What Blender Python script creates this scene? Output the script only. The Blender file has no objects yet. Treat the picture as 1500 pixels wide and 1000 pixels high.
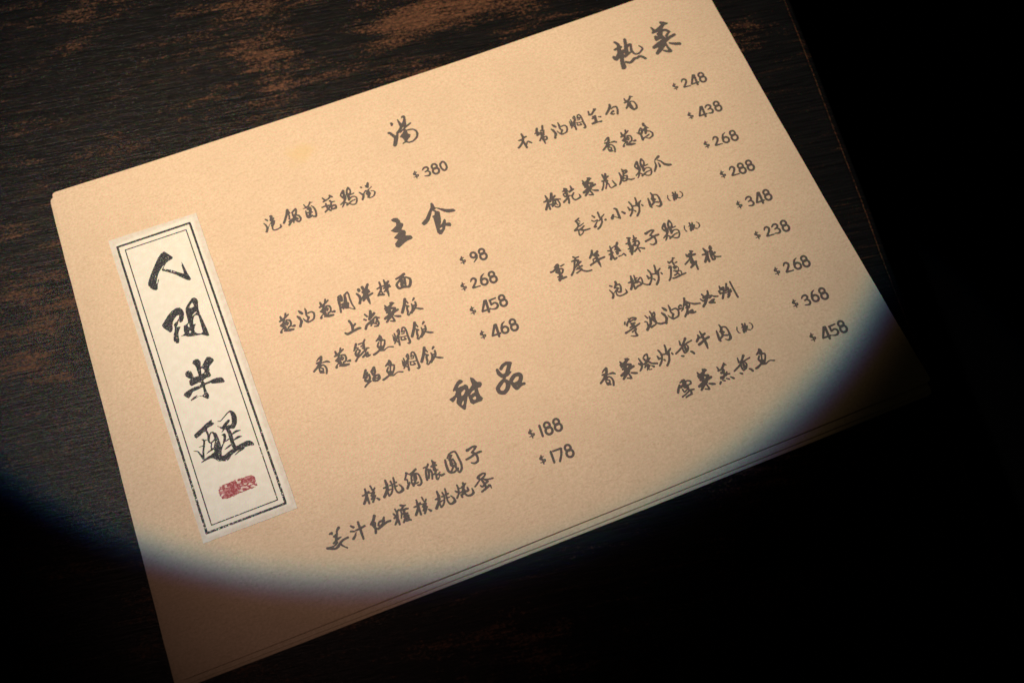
import bpy, math, random
import numpy as np
from mathutils import Matrix, Vector

random.seed(5)
MM = 0.001
SC = bpy.context.scene
COL = SC.collection

# ---------------------------------------------------------------- camera
cam_data = bpy.data.cameras.new('camera')
cam_data.sensor_width = 36.0
cam_data.lens = 34.864
cam_data.clip_start = 0.01
cam_data.clip_end = 60.0
cam = bpy.data.objects.new('camera', cam_data)
COL.objects.link(cam)
rot = Matrix(((0.9299286479, 0.3464369309, -0.1233457037),
              (-0.3676419249, 0.8680696096, -0.3336084051),
              (-0.0085016152, 0.3555790650, 0.9346075385)))
cam.matrix_world = Matrix.Translation(Vector((-42.7155, -158.1844, 362.0997)) * MM) @ rot.to_4x4()
cam_data.dof.use_dof = True
cam_data.dof.focus_distance = 0.385
cam_data.dof.aperture_fstop = 8.5
SC.camera = cam

# ---------------------------------------------------------------- world: an unlit room
world = bpy.data.worlds.new('World')
SC.world = world
world.use_nodes = True
bg = world.node_tree.nodes['Background']
bg.inputs['Color'].default_value = (0.75, 0.85, 0.6, 1)
bg.inputs['Strength'].default_value = 0.003

# ---------------------------------------------------------------- lamps
# One focusing torch up on the left; its lens splits the rim of the beam into
# slightly larger green and blue cones, so it is made of three coloured beams.
def spot(name, loc, aim, color, power, size_deg, blend, radius):
    d = bpy.data.lights.new(name, 'SPOT')
    d.color = color
    d.energy = power
    d.spot_size = math.radians(size_deg)
    d.spot_blend = blend
    d.shadow_soft_size = radius
    o = bpy.data.objects.new(name, d)
    COL.objects.link(o)
    o.location = Vector(loc) * MM
    o.rotation_euler = (Vector(aim) * MM - o.location).to_track_quat('-Z', 'Y').to_euler()
    return o

TORCH = (-350, 250, 1000)
spot('torch_beam', TORCH, (-17.5, 116.5, 0), (1.0, 0.04, 0.0), 24.5, 23.34, 0.082, 0.006)
spot('torch_beam', TORCH, (-17.5, 116.5, 0), (0.0, 1.0, 0.03), 27.7, 23.62, 0.080, 0.006)
spot('torch_beam', TORCH, (-17.5, 116.5, 0), (0.03, 0.0, 1.0), 34.2, 23.88, 0.080, 0.006)
spot('torch_core', TORCH, (-13, 91.5, 0), (1.0, 0.902, 0.75), 40.9, 22.7, 1.0, 0.006)
# a weak warm lamp of the room, low on the left side
spot('warm_room_lamp', (-420, -60, 700), (-56, -45, 0), (1.0, 0.75, 0.82), 3.15, 18.6, 1.0, 0.03)

SC.view_settings.view_transform = 'Standard'
SC.view_settings.look = 'None'
SC.view_settings.exposure = 0.0
SC.view_settings.gamma = 1.0
SC.render.engine = 'CYCLES'
SC.cycles.max_bounces = 4

# ---------------------------------------------------------------- printed matter data
# Brush strokes of the characters in hundredths of a millimetre on the page:
# S = stroke (x y width ...), P = filled shape, H = hole.
GLYPHS = {
 '人': 'P9 935 76 842 178 709 274 552 235 489 66 451 -38 401 -117 314 -185 224 -208 181 50 39 309 -182 498 -323 513 -225 511 -15 503 40 539 105 536 250 584 87 616 -135 648 -357 696 -558 712 -668 655 -710 566 -661 442 -534 269 -335 89 -159 -98 -6 -280 119 -281 158 -213 248 -152 328 -221 304 -346 171 -444 54 -504 -52 -577 -204 -633 -337 -593 -353 -552 -240 -464 -159 -534 -299 -594 -404 -642 -591 -711 -640 -824 -557 -908 -446 -963 -308 -933 -191 -829 0 -704 184 -562 388 -425 569 -288 751 -143 877',
 '閒': 'P-933 134 -743 323 -586 474 -414 593 -207 658 -75 619 9 491 28 336 -30 145 -122 -5 -220 -19 -253 34 -203 134 -271 55 -324 -57 -405 -143 -244 -181 -344 -313 -397 -424 -430 -569 -440 -722 -493 -832 -572 -822 -639 -722 -657 -610 -602 -447 -521 -269 -479 -154 -490 -17 -439 42 -346 85 -239 175 -166 320 -272 322 -389 235 -474 136 -533 0 -566 -172 -612 -259 -698 -272 -776 -167 -879 -21|P126 484 219 609 361 741 483 841 578 838 659 743 679 614 627 446 602 267 603 53 645 -231 671 -480 698 -729 710 -958 654 -975 536 -889 415 -814 260 -779 123 -763 -74 -711 -192 -625 -357 -585 -270 -567 -177 -525 -180 -405 -123 -190 -25 -176 68 -134 85 19 88 205 100 360|H283 449 320 541 420 650 464 592 471 468 375 439|H308 117 374 171 518 220 491 164 386 126 316 87|H262 -158 329 2 380 61 486 59 524 -23 517 -180 518 -393 509 -601 508 -733 407 -758 301 -716 221 -618 221 -486 285 -380 326 -316 325 -276 252 -286|H15 -272 65 -172 92 -196 87 -327 31 -318|H6 -519 57 -486 86 -551 38 -598 -1 -569',
 '半': 'P-637 464 -585 539 -482 558 -399 501 -366 380 -357 208 -163 203 -167 349 -169 542 -189 671 -267 787 -211 874 -102 915 -3 876 60 742 12 567 20 515 93 583 226 748 338 837 457 790 538 685 556 592 473 528 338 437 279 340 312 302 259 227 296 44 241 6 109 -1 -4 -16 -54 -80 -23 -164 129 -165 290 -134 465 -132 629 -173 692 -258 714 -398 647 -419 445 -363 243 -306 193 -250 -24 -247 -50 -344 -39 -539 4 -698 -31 -826 -98 -835 -181 -742 -267 -661 -362 -611 -524 -653 -683 -684 -704 -640 -588 -568 -428 -538 -411 -556 -490 -607 -359 -601 -258 -629 -160 -585 -148 -424 -139 -309 -213 -303 -328 -328 -483 -338 -432 -311 -553 -358 -646 -463 -755 -549 -839 -457 -915 -355 -858 -284 -712 -223 -552 -192 -397 -182 -248 -194 -172 -153 -155 -88 -236 -67 -371 -85 -527 -101 -586 -35 -565 124 -493 190 -563 254 -634 355|H-7 454 55 441 107 312 44 241 -47 229',
 '醒': 'P-1020 485 -939 539 -697 644 -479 759 -242 839 -255 743 -177 639 -310 591 -480 558 -533 463 -667 459 -823 378 -971 322 -1029 403|S-540 437 79 -527 289 71 -577 108 55 -537 -37 39|S-801 212 31 -728 139 71 -777 -41 78 -857 -236 70 -908 -471 70|S-978 -46 16 -832 -47 47 -777 -41 47|S-637 132 31 -735 114 47|S-1195 -116 23 -1055 -186 47 -994 -352 70 -933 -517 93|S-1050 -654 23 -876 -596 78 -681 -561 125 -507 -602 164 -358 -732 156|P-386 318 -303 329 -217 251 -188 68 -181 -193 -188 -361 -240 -595 -318 -875 -441 -840 -535 -704 -688 -587 -605 -478 -488 -440 -444 -230 -351 -39 -344 130 -357 278|S-330 325 55 -406 341 55 -486 244 63 -567 47 71 -504 -64 55|S-516 -59 47 -364 9 63|S-499 -94 55 -554 -243 55|S-781 -394 23 -618 -331 70 -446 -286 78|S-46 674 24 54 649 32 215 744 48 381 853 48 500 893 64 562 781 152 578 600 199 531 386 198 430 267 190|S348 546 103 183 438 135 50 347 87|S-97 492 24 -15 401 55 123 318 119 330 293 158|S-17 201 24 84 275 63 289 338 111|S228 218 134 257 34 150 254 -165 149 251 -364 141 279 -546 156|S353 -4 63 499 38 95 655 19 32|S335 -255 55 509 -210 94 652 -224 31|S-89 -485 31 71 -435 70 188 -396 47|S33 -192 39 151 -153 47|S-46 97 24 42 77 102 40 -23 102 -8 -147 94 -111 -277 55 -209 -437 47|S-242 -792 214 -116 -814 253 47 -709 195 281 -632 176 561 -587 196 778 -574 220 894 -635 172 967 -706 47|S196 -839 16 379 -756 62 579 -708 63',
 '湯h': 'P-388 583 -313 586 -264 489 -307 419 -375 381 -402 435|S-603 122 111 -562 106 122 -482 -35 132 -428 -144 152|S-380 -164 152 -446 -354 183 -544 -531 172|S-262 -37 91 -338 -202 132 -400 -329 131|S-34 617 60 -16 456 102 18 288 174 106 275 195|S151 642 50 209 674 112 274 648 112 229 468 122 158 320 195 144 172 112|S153 146 112 277 184 91 420 248 81|S14 224 132 -105 97 122 -255 -18 132|S-129 -25 70 55 76 80 146 127 91|P48 57 126 70 157 -52 158 -206 242 -283 193 -394 87 -460 -17 -548 -111 -553 -110 -445 -141 -324 -241 -241 -114 -140 -9 -51|S164 -33 70 271 -43 70 424 -83 70 513 -195 91 522 -352 101 452 -497 101 338 -582 90 208 -638 80 62 -634 80 -56 -554 90 -199 -594 59',
 '主': 'P-232 716 -102 764 57 715 117 561 108 464 195 387 175 294 100 224 47 145 159 72 173 -34 102 -162 234 -215 322 -250 349 -374 261 -424 138 -417 -29 -464 -299 -595 -369 -581 -435 -484 -419 -364 -248 -234 -370 -115 -357 -78 -122 56 -254 109 -393 250 -106 392 -62 518 -177 621',
 '食': 'P-73 797 3 795 31 697 41 548 271 412 435 303 728 200 789 88 703 65 465 108 304 224 159 384 71 492 7 454 -40 464 -130 427 -247 243 -355 85 -529 -47 -667 -77 -730 63 -483 222 -313 414 -141 606|P-19 383 96 351 149 287 101 17 39 -188 -49 -325 54 -251 184 -103 238 -95 254 -188 206 -284 377 -338 399 -447 334 -521 145 -417 83 -549 -120 -724 -212 -702 -268 -580 -235 -279 -186 132 -226 163 -208 213 -105 215 -49 337|H-117 -441 -6 -414 -18 -480 -104 -509|S-107 491 69 -19 383 92',
 '甜': 'P-690 18 -566 48 -423 97 -336 195 -347 266 -445 239 -415 333 -304 449 -156 578 -48 629 34 577 80 497 14 456 -109 430 -220 336 -104 343 23 346 69 367 124 346 179 257 157 132 194 130 339 246 337 408 370 562 480 485 533 357 559 293 708 220 710 125 611 31 503 47 474 -128 487 -292 544 -408 471 -498 233 -496 101 -514 20 -397 37 -219 39 -114 -18 -197 -137 -414 -230 -593 -300 -581 -424 -379 -480 -225 -389 -49 -398 -6 -480 -92 -591 -154|H-191 -22 -158 98 -47 160 17 161 10 110 -97 -7|H-316 -356 -225 -247 -183 -237 -227 -352 -292 -392|H148 -91 242 -9 352 14 321 -67 238 -87 150 -118|H168 -271 286 -226 308 -301 260 -361 190 -346',
 '品': 'S-366 497 114 -354 330 166 -259 184 166 -77 192 166 92 233 61|S-215 491 140 -103 581 140 67 623 140 199 570 140|S168 555 167 50 385 166 -68 216 166|S-171 149 87 -260 50 113|S-300 12 139 -465 -83 165 -615 -210 165 -604 -375 164 -460 -459 164 -305 -387 165 -198 -243 191 -187 -87 165 -278 4 139|S-6 -78 165 169 40 166 341 25 166 395 -63 166 324 -210 165 203 -322 165|S-55 -139 139 13 -354 165 64 -481 139 250 -395 139 400 -401 113|S31 -307 165 221 -276 139',
 '熱': 'S-369 803 116 -277 633 162 -329 389 162|S-530 437 100 -387 445 162 -208 473 131|S-713 81 161 -656 -40 191 -404 154 223 -177 228 192|S-329 389 193 -477 52 192|S-298 79 131 -458 -219 191 -510 -525 236 -546 -575 190|S102 764 147 31 509 162 -45 274 193 -121 40 192|S-236 219 100 -92 293 100 173 452 131 244 423 116|S232 395 101 142 133 131 209 -92 100 387 -131 100 616 8 100 631 102 85 550 233 70|S-241 -43 161 22 49 131|S-318 -340 130 -166 -434 130 -34 -389 145 86 -306 146 216 -326 130 348 -280 130 453 -355 130 539 -472 130|S-307 248 192 -407 -42 222',
 '菜h': 'S-356 731 86 -312 579 148 -303 474 163|S-394 460 132 -145 512 195 63 596 195 250 757 164|S143 834 133 236 729 196 386 685 102|S-63 445 195 188 377 133 291 235 132|S254 216 101 81 84 132|S-372 200 163 -413 49 132 -193 161 194 -66 378 226|S-376 68 163 -184 58 70|S-189 294 194 -89 19 194 -143 -159 255|S-674 -278 162 -421 -214 255 -131 -131 255 161 -48 163 440 7 148|S-660 -614 161 -453 -466 223 -219 -262 255|S61 -325 101 237 -429 147 450 -515 162|S-111 -272 101 -107 -506 116 -66 -721 146 -214 -678 131 -343 -593 100',
 '汽': 'S-222 312 67 -170 251 77 -147 211 67|S-323 150 57 -269 37 76 -254 -90 86 -299 -214 105 -326 -243 105|S-112 35 28 -202 -91 37 -265 -187 67|S6 374 87 53 355 106 -11 197 126|S-27 204 86 105 232 87|S-54 52 86 51 112 126 98 93 96|S60 26 106 -14 -45 125 -61 -87 67|S-35 -118 76 -62 -208 67 -34 -290 63 65 -309 63 193 -290 67 293 -249 86 289 -146 57',
 '鍋': 'S-104 379 126 -202 173 106 -304 10 106 -401 -134 106|S-95 293 126 -49 214 67|S-117 220 67 -104 92 67 -142 -35 87|S-181 -161 86 -38 -97 86 93 -68 67|S-225 -306 96 -97 -175 106 66 -159 106|S35 200 67 120 248 87 227 308 87 222 207 87 175 83 87 116 5 87|S51 194 67 43 54 87 93 -68 126 171 -160 106|S14 -97 87 -20 -266 67|S190 16 77 272 -58 87 301 -192 87 258 -276 86 181 -296 77 111 -238 77|S138 77 67 48 12 67',
 '菌': 'S-169 309 48 -144 217 67 -122 146 77 -239 142 38|S-109 161 57 9 197 67 102 324 77|S96 306 58 215 289 28|S-53 57 126 11 93 107 26 26 126 -20 -120 126 -87 -277 126|S-176 4 57 -190 -154 87 -182 -300 96 -104 -331 106 13 -297 87|S103 159 38 174 48 77 207 -129 87 187 -305 87 142 -389 96 48 -352 77|S-120 -100 67 58 -151 67',
 '菇': 'S-173 348 68 -121 234 87|S-194 170 77 -76 206 87 39 232 77 153 310 88|S133 360 88 166 295 107 231 248 48|S73 115 97 121 44 87 256 21 48|S108 60 87 79 -32 67|S-320 -57 67 -192 -46 77 -23 -73 87|S-126 50 77 -125 -114 87 -82 -255 87 -21 -341 67|S-258 -307 77 -129 -236 87 12 -128 87|S73 -50 87 34 -281 87|S43 -141 87 218 -149 87 209 -289 97 34 -281 87',
 '鷄': 'S-232 -53 88 -338 -156 88 -399 -235 68 -334 -364 107 -252 -439 107|S-222 -77 98 -255 -231 108 -249 -378 127|S-273 -451 127 -341 -548 87 -514 -643 67|S-325 -554 87 -404 -687 77 -487 -777 57|S0 0 88 -96 -128 88 -134 -300 107|S10 -25 88 52 -167 68 -18 -326 108|S-113 -288 127 -107 -435 127 -128 -551 107|S8 -357 58 139 -337 68|S-134 -569 87 -13 -473 68 125 -487 58 186 -573 78 153 -725 77 64 -834 67 -58 -826 67 -156 -745 57|S-284 -756 87 -160 -703 87 -36 -649 67 93 -639 68|S-296 -628 67 -235 -714 87',
 '湯': 'S-184 282 88 -158 251 68|S-316 75 58 -258 -21 78 -197 -108 98|S-177 -74 88 -228 -199 107 -296 -296 87|S-129 -11 68 -35 56 68|S7 289 48 52 208 108 140 361 88|S155 355 78 93 171 88|S78 73 48 138 90 48 245 141 38|P25 73 100 85 104 -63 133 -137 2 -312 -61 -287 -62 -183 -100 -84|S148 -39 38 246 -68 48 288 -157 78 235 -260 68 141 -326 58 15 -327 58 -55 -268 68',
 '蔥': 'S-232 -58 82 -219 -164 107 -152 -241 131|S-309 -240 82 -165 -210 107 -68 -149 82 0 0 82|S-48 -157 82 90 -74 70|P-179 -180 -95 -201 -136 -372 -193 -524 -313 -476 -323 -397 -219 -314|S-52 -281 70 69 -329 82 92 -438 82 41 -567 82 -60 -602 82|S-58 -303 70 -126 -451 82|S-62 -352 57 -15 -420 70 -73 -497 57|S-320 -424 82 -180 -554 131|S-227 -560 69 -333 -617 57 -380 -698 118|S-244 -690 69 -60 -751 82 107 -756 82|S-200 -621 106 -40 -685 45 123 -737 45|S94 -614 69 181 -623 119',
 '油': 'S-191 366 70 -138 282 119 -92 213 95|S-307 173 70 -248 74 119 -215 -39 94|S-212 9 82 -250 -151 94 -311 -276 119|S-162 -86 45 -227 -185 70|S72 374 58 77 246 95 48 81 82 100 -40 82|S136 147 70 274 154 70 347 62 82 332 -57 82 260 -179 82 159 -214 70 21 -221 82 -62 -126 70 -114 -5 45|S100 -40 107 18 -158 82',
 '開': 'S-240 280 108 -271 114 120 -296 -103 95 -335 -328 82|S-245 333 83 -142 369 83 -124 285 108 -148 142 108|S-282 221 83 -155 119 83|S27 326 108 3 183 108|S55 341 83 155 403 83 186 288 71 170 65 70 184 -169 70 222 -399 58 15 -266 45|S3 183 133 -21 40 133|S-179 -24 107 38 -59 108|S-181 -99 107 -197 -219 82|S-27 93 133 -73 -117 157 -89 -237 82|S50 -90 83 -29 -261 70|S-223 -158 82 14 -202 82',
 '洋': 'S-162 270 133 -157 216 121|S-290 129 83 -219 -2 120 -223 -153 108 -296 -302 120|S-49 -44 58 -210 -183 83|S3 319 121 34 204 133|S244 351 109 150 209 133 105 73 158|S-24 99 133 181 94 133|S-14 -7 108 206 33 108|S-117 -246 108 52 -85 158|S97 51 158 70 -168 133 77 -349 108 80 -477 58|S133 -117 108 305 -84 96',
 '拌': 'S-84 310 84 -88 131 96 -129 -57 83|S-248 67 71 -123 94 83 18 102 58|S-299 -219 95 -185 -86 83 -106 10 83|S-272 -205 95 -86 -266 95|S-124 -110 58 -102 -247 83|S109 336 71 114 179 109|S174 155 109 263 210 96|S14 91 58 139 118 109|S3 -8 83 148 11 108 264 -22 83|S-23 -151 71 117 -79 108 232 55 109|S134 171 134 97 -71 133 103 -253 96 83 -410 58',
 '面': 'S-238 198 84 -53 228 109 129 285 122|S48 187 109 -150 86 84 -304 -59 108 -260 -230 108 -82 -250 83|S61 157 84 183 108 71 281 -9 109 253 -153 121 157 -294 121 44 -288 96 -74 -228 108|S-40 68 109 -111 -136 134 -94 -220 108|S78 72 109 36 -143 83 15 -238 108|S-125 24 71 38 -41 58|S-116 -83 83 55 -125 83',
 '上': 'S-65 323 101 -21 197 101 -14 32 114 -50 -115 114|S-3 28 88 123 113 101|S-355 -114 87 -270 -188 114 -36 -147 114 194 -118 114 273 -136 74',
 '海': 'S-186 326 75 -127 207 88|S-276 131 75 -208 76 75|S65 375 115 15 191 142 -77 65 115|S-9 119 142 178 235 115|S-335 -265 114 -244 -139 101 -44 -57 115 75 4 88|S-111 -111 88 35 -115 88|S83 28 75 195 65 88 214 -24 88 105 -198 75|S-100 -224 74 59 -44 88|S165 50 88 313 -23 61|S205 -48 61 222 -217 88 149 -323 88 22 -299 61|S19 -163 61 119 -230 61',
 '菜': 'S-245 -26 62 -220 -133 115|S-269 -168 102 -87 -144 129 61 -39 129|S-1 -1 89 115 -61 75|S-272 -248 88 -112 -216 115 92 -271 89|S-257 -350 102 -124 -321 102|S-118 -160 142 -187 -432 115|S99 -287 102 -53 -404 102|S-405 -563 115 -182 -489 142 -10 -421 129 176 -386 102|S-385 -720 101 -215 -584 115 -86 -500 142|S-20 -594 61 84 -649 102 182 -688 88|S-120 -595 75 -91 -797 88 -242 -736 61',
 '飯': 'S0 0 126 -99 -222 126 -277 -498 125|S25 -97 72 59 -198 72|S-50 -252 62 37 -341 83|S-22 -340 94 -56 -434 93 -61 -562 93|S-68 -581 72 -112 -650 72 -74 -708 61 43 -604 72|S342 -104 105 283 -157 72|S176 -288 62 181 -442 94 64 -655 93|S343 -268 83 330 -415 83 237 -508 94 102 -606 115 47 -648 93|S201 -385 72 320 -389 62|S191 -468 51 307 -536 72 439 -610 93 544 -652 51',
 '燜': 'S-520 -152 40 -532 -298 72 -549 -378 61|S-445 -106 61 -446 -224 72 -521 -410 82|S-562 -501 61 -432 -381 61 -361 -237 72|S-445 -419 51 -430 -490 51|S-319 -59 61 -240 -3 83 -232 -93 72 -272 -208 83|S-315 -104 51 -248 -195 51|S-307 -194 72 -356 -390 72 -400 -631 93|S-152 -147 61 -81 -2 72 -1 -1 72 32 -134 83 22 -390 83 20 -648 104 -30 -703 82 -87 -670 40|S-178 -223 51 -84 -239 51 -51 -144 61 -97 -104 40|S-117 -161 51|S-288 -309 40 -166 -358 51 -13 -376 51|S-255 -387 72 -264 -470 61 -95 -494 72 -127 -417 51|S-148 -365 51',
 '魚': 'S-12 -7 83 -6 -75 147 9 -145 115|S-197 -171 72 -77 -111 115|S-69 -201 72 42 -223 83 117 -264 72 53 -421 82 -51 -551 82|S-129 -262 72 -218 -378 82 -172 -503 103 -51 -551 93|S-23 -240 72 -77 -369 61 -111 -527 93|S-146 -428 50 -7 -483 50|S-144 -536 93 -245 -602 82 -381 -655 103 -466 -674 92|S-221 -590 61 -42 -641 71 71 -600 50 177 -578 50 333 -640 72',
 '香': 'S0 1 78 -111 -56 78 -216 -125 48|S11 -24 88 -51 -161 118|S-253 -212 68 -129 -231 118 -47 -264 68|S-47 -264 38 151 -282 98 241 -348 58|S-23 -132 88 -146 -285 128 -274 -395 98 -433 -492 88|S-186 -410 68 -220 -517 68 -202 -634 88 -87 -680 68|S-97 -364 88 -26 -373 68 39 -459 78 48 -604 88 -6 -743 88|S-108 -340 88 -159 -441 68|S-132 -472 68 -72 -516 68 -106 -622 68 -166 -579 68',
 '鱔': 'S-135 340 99 -216 208 99 -299 99 58|S-189 177 69 -123 151 79|S-202 81 69 -283 -50 89 -241 -148 109 -156 -60 99 -70 28 79 -141 97 69|S-358 -334 88 -226 -215 78 -46 -124 89 95 -38 68|S-39 291 69 76 297 69|S237 386 79 148 288 89|S17 177 69 145 167 79|S142 270 109 103 41 109|S42 85 69 129 9 69|S116 -87 79 208 19 89 293 -5 48|S-39 -269 98 80 -195 88 186 -156 68|S92 -159 68 99 -304 88 232 -296 78|S170 -149 68 183 -276 78',
 '鯧': 'S-120 356 106 -213 197 105 -300 92 64|S-96 234 92 -138 111 92|S-200 80 91 -264 -34 105 -158 -104 119 -60 -4 91 -53 133 92|S-163 37 64|S-347 -280 77 -245 -209 77 -67 -141 77|S211 336 120 89 245 78|S215 307 92 207 170 92 108 69 119 58 229 64|S104 211 50 204 199 50|S191 8 92 66 -54 91 33 -153 91 170 -207 91 283 -141 105 287 -16 105 168 17 78|S103 -97 64 257 -103 50',
 '核': 'S-223 -30 73 -227 -175 92|S-382 -241 64 -285 -243 82 -122 -180 83|S-227 -175 101 -239 -317 110 -411 -540 101|S-234 -355 101 -234 -592 82|S1 0 73 25 -165 64|S-138 -229 55 -8 -262 55|S125 -132 73 8 -268 82 -72 -346 82|S76 -277 64 -15 -387 82 -100 -481 82|S69 -402 73 -85 -596 91|S86 -510 54 148 -589 101',
 '桃': 'S0 -1 83 7 -188 111|S-142 -258 64 -21 -269 101|S12 -172 120 -39 -372 120 -216 -576 119|S177 -108 74 195 -263 73 141 -444 73 58 -557 82 -33 -612 64|S-13 -401 83 98 -390 55|S-34 -411 64 -48 -606 64|S317 -16 74 297 -174 83 274 -294 73 254 -452 73 293 -596 73 372 -627 92 502 -587 120 502 -459 83 436 -340 55|S280 -223 83 370 -222 74|S288 -355 83 375 -362 45|S111 -248 73 145 -252 64',
 '酒': 'S-185 301 93 -144 266 83|S-150 249 46 -42 197 46|S-175 278 83 -253 161 64 -297 86 92|S-297 86 83 -224 38 64 -254 -97 55|S-180 -90 83 -319 -256 101|S195 308 93 62 239 102 -58 204 83|S14 203 102 -60 47 74 -101 -121 74 -79 -259 83|S18 164 102 87 155 102 35 9 83|S145 169 64 228 99 74 255 -78 74 242 -239 83 152 -314 83 74 -283 64|S122 104 83 108 -38 83 -7 -159 83 -73 -243 83|S-35 -37 45 43 -68 45|S-24 -207 64 124 -193 64',
 '釀': 'S-140 298 84 -193 226 84 -337 227 65|S-221 200 83 -305 66 83 -340 -106 93 -363 -245 92|S-245 134 83 -193 77 102 -230 -76 83 -277 -205 83|S-124 68 74 -108 -87 83 -171 -284 74|S41 376 65 75 269 121 144 260 65|S-51 169 84 61 181 121 140 149 84|S30 193 121 30 44 131|S2 18 102 144 -39 46|S59 -24 102 2 -131 102|S-89 -132 64 85 -201 64 199 -283 102 319 -275 64|S177 -145 55 85 -201 64|S22 -176 83 -16 -328 83 20 -379 74 102 -301 46',
 '圓': 'S-263 184 84 -290 -11 102 -289 -254 102 -212 -340 93 -96 -367 83 79 -288 83|S-168 221 65 -50 344 75 110 383 75 203 337 75 231 119 84 250 -170 93 199 -354 93 93 -443 83 36 -401 55|S-90 284 93 33 273 65 -95 173 93|S-128 131 65 10 113 84|S-93 79 93 -110 -64 121 -49 -144 121|S30 68 74 51 -72 93 18 -208 93|S-40 77 46 -44 -34 65|S-83 -187 83 -172 -281 74|S22 -247 83 45 -330 102',
 '子': 'S10 -3 126 53 2 116 216 48 83 315 42 94 362 12 94|S349 6 94 250 -77 83 156 -128 72 208 -193 94|S-134 -322 94 62 -290 94 250 -233 94 473 -233 94|S268 -239 94 276 -398 94 234 -536 94 97 -570 83 -14 -503 51|S130 -140 62 216 -219 94',
 '蛋': 'S-151 245 111 -73 306 102 84 337 74 162 305 74 94 221 74 -59 153 83|S-144 261 102 -106 171 83|S-140 130 64 -361 -22 73|S-49 130 83 5 -57 101 0 -165 92|S26 137 64 176 59 64 368 38 74|S60 87 64 152 -5 83 49 -38 83|S-160 -65 64 -110 -122 83 -1 -73 83|S-193 -291 82 -9 -235 92 137 -183 92|S128 -161 83 175 -180 83 185 -294 45',
 '炖': 'S-190 287 73 -190 140 83 -234 -26 73 -348 -163 82|S-322 100 64 -279 47 82|S-153 143 55 -31 132 64|S-174 -105 64 -157 -203 82|S-219 -32 54 -117 1 55|S44 286 83 52 209 111 132 232 55|S58 225 101 -12 87 101 -100 -98 110|S-35 170 64 5 -11 101|S141 63 73 136 -45 92 24 -55 82|S-1 -27 82 -12 -151 73 64 -236 82 185 -247 92 286 -196 101 285 -31 55|S-164 -127 82 -100 -98 82',
 '糖': 'S-185 308 54 -171 194 72|S-140 182 100 -71 227 63|S-292 152 72 -262 86 82|S-310 -3 81 -180 17 91|S-151 150 91 -218 -93 109 -348 -239 81|S-198 -137 100 -201 -297 81|S47 361 82 135 308 82 218 293 63|S129 292 100 70 225 82 -46 199 63|S-4 164 63 -12 41 63 -70 -98 63|S79 149 82 189 160 91 272 145 63|S116 153 100 81 4 109|S19 29 63 201 -8 82|S32 -85 82 204 -99 82|S128 -15 100 83 -141 91 -34 -274 90|S29 -245 63 176 -178 72|S187 -146 91 175 -231 100 241 -294 63|S75 -264 81 216 -266 81',
 '姜': 'S-214 254 81 -142 261 99 -147 218 81|S149 350 118 64 277 81 28 166 72|S-103 112 81 13 119 81|S-18 131 108 -54 -32 117|S18 -25 99 131 1 44|S-187 -120 81 -64 -63 99|S357 -106 90 213 -120 81 75 -171 99 -120 -288 62|S-54 -138 81 -145 -207 62 -289 -221 53 -457 -207 80|S-457 -207 98 -293 -290 89 -150 -329 80 -33 -288 80|S75 -171 99 39 -228 99 106 -342 62 224 -460 62',
 '汁': 'S-189 249 72 -112 165 99|S-251 60 72 -128 11 72|S-76 -45 44 -149 -159 90 -234 -231 108|S104 285 90 105 79 99 104 -135 99 105 -366 81|S-53 25 72 53 28 90 182 48 90 294 66 81',
 '紅': 'S-117 379 118 -197 248 109 -322 137 100|S-275 172 109 -182 135 100 -220 25 109|S-287 87 81 -206 -88 108|S-216 -66 108 -261 -226 99|S192 202 81 123 103 100 -17 105 81 -85 7 81 -40 -65 81|S176 154 81 112 18 100 2 -46 81|S-128 -119 99 69 -54 99 247 1 90 369 -3 91',
 '本': 'S-27 373 88 -15 223 122 5 167 99|S13 188 99 115 183 77|S-242 121 76 -144 106 99 -56 119 99|S-15 223 111 -98 15 111 -235 -122 99 -374 -210 99|S-80 8 99 -66 -165 99 -54 -314 110|S-39 -200 88 90 -60 65 162 -113 88 217 -183 76',
 '幫': 'S-51 336 111 -120 193 123 -116 47 122|S-225 139 54 -74 151 100|S215 374 100 156 204 100 159 57 77|S67 191 77 193 140 77|S-143 33 111 25 87 111 107 -19 122|S25 87 123 37 -87 134 14 -247 122 18 -465 65|S-15 -115 77 -145 -255 88|S74 -150 77 190 -173 77 165 -284 88 95 -303 76',
 '茭': 'S-170 332 78 -187 192 89 -97 131 77|S-214 154 77 -88 152 101 11 235 89 110 318 124|S83 354 78 178 328 54|S-88 5 100 20 10 101|S-160 -64 66 -34 -66 112 -43 -234 123|S-7 -52 112 -52 -206 123|S-240 -301 100 -87 -289 123 16 -294 77|S133 -72 54 214 -104 89|S11 -304 43 128 -327 100 178 -310 66',
 '白': 'S-3 261 101 -22 169 124 -149 23 112 -322 -129 101|S-13 42 66 114 90 78 227 57 89 221 -101 89 138 -290 101|S-123 -160 66 13 -92 101 22 -120 78|S-132 -181 77 -51 -238 89 12 -239 66',
 '筍': 'S-167 297 66 -151 141 101|S-224 96 90 -69 133 101 51 210 102 116 308 102|S106 287 78 225 264 43|S-61 55 125 -135 -63 113 -263 -185 89|S-43 -1 136 -46 -198 171 -2 -339 101|S30 68 66 157 17 66 200 -173 89 153 -327 101 11 -357 101',
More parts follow.
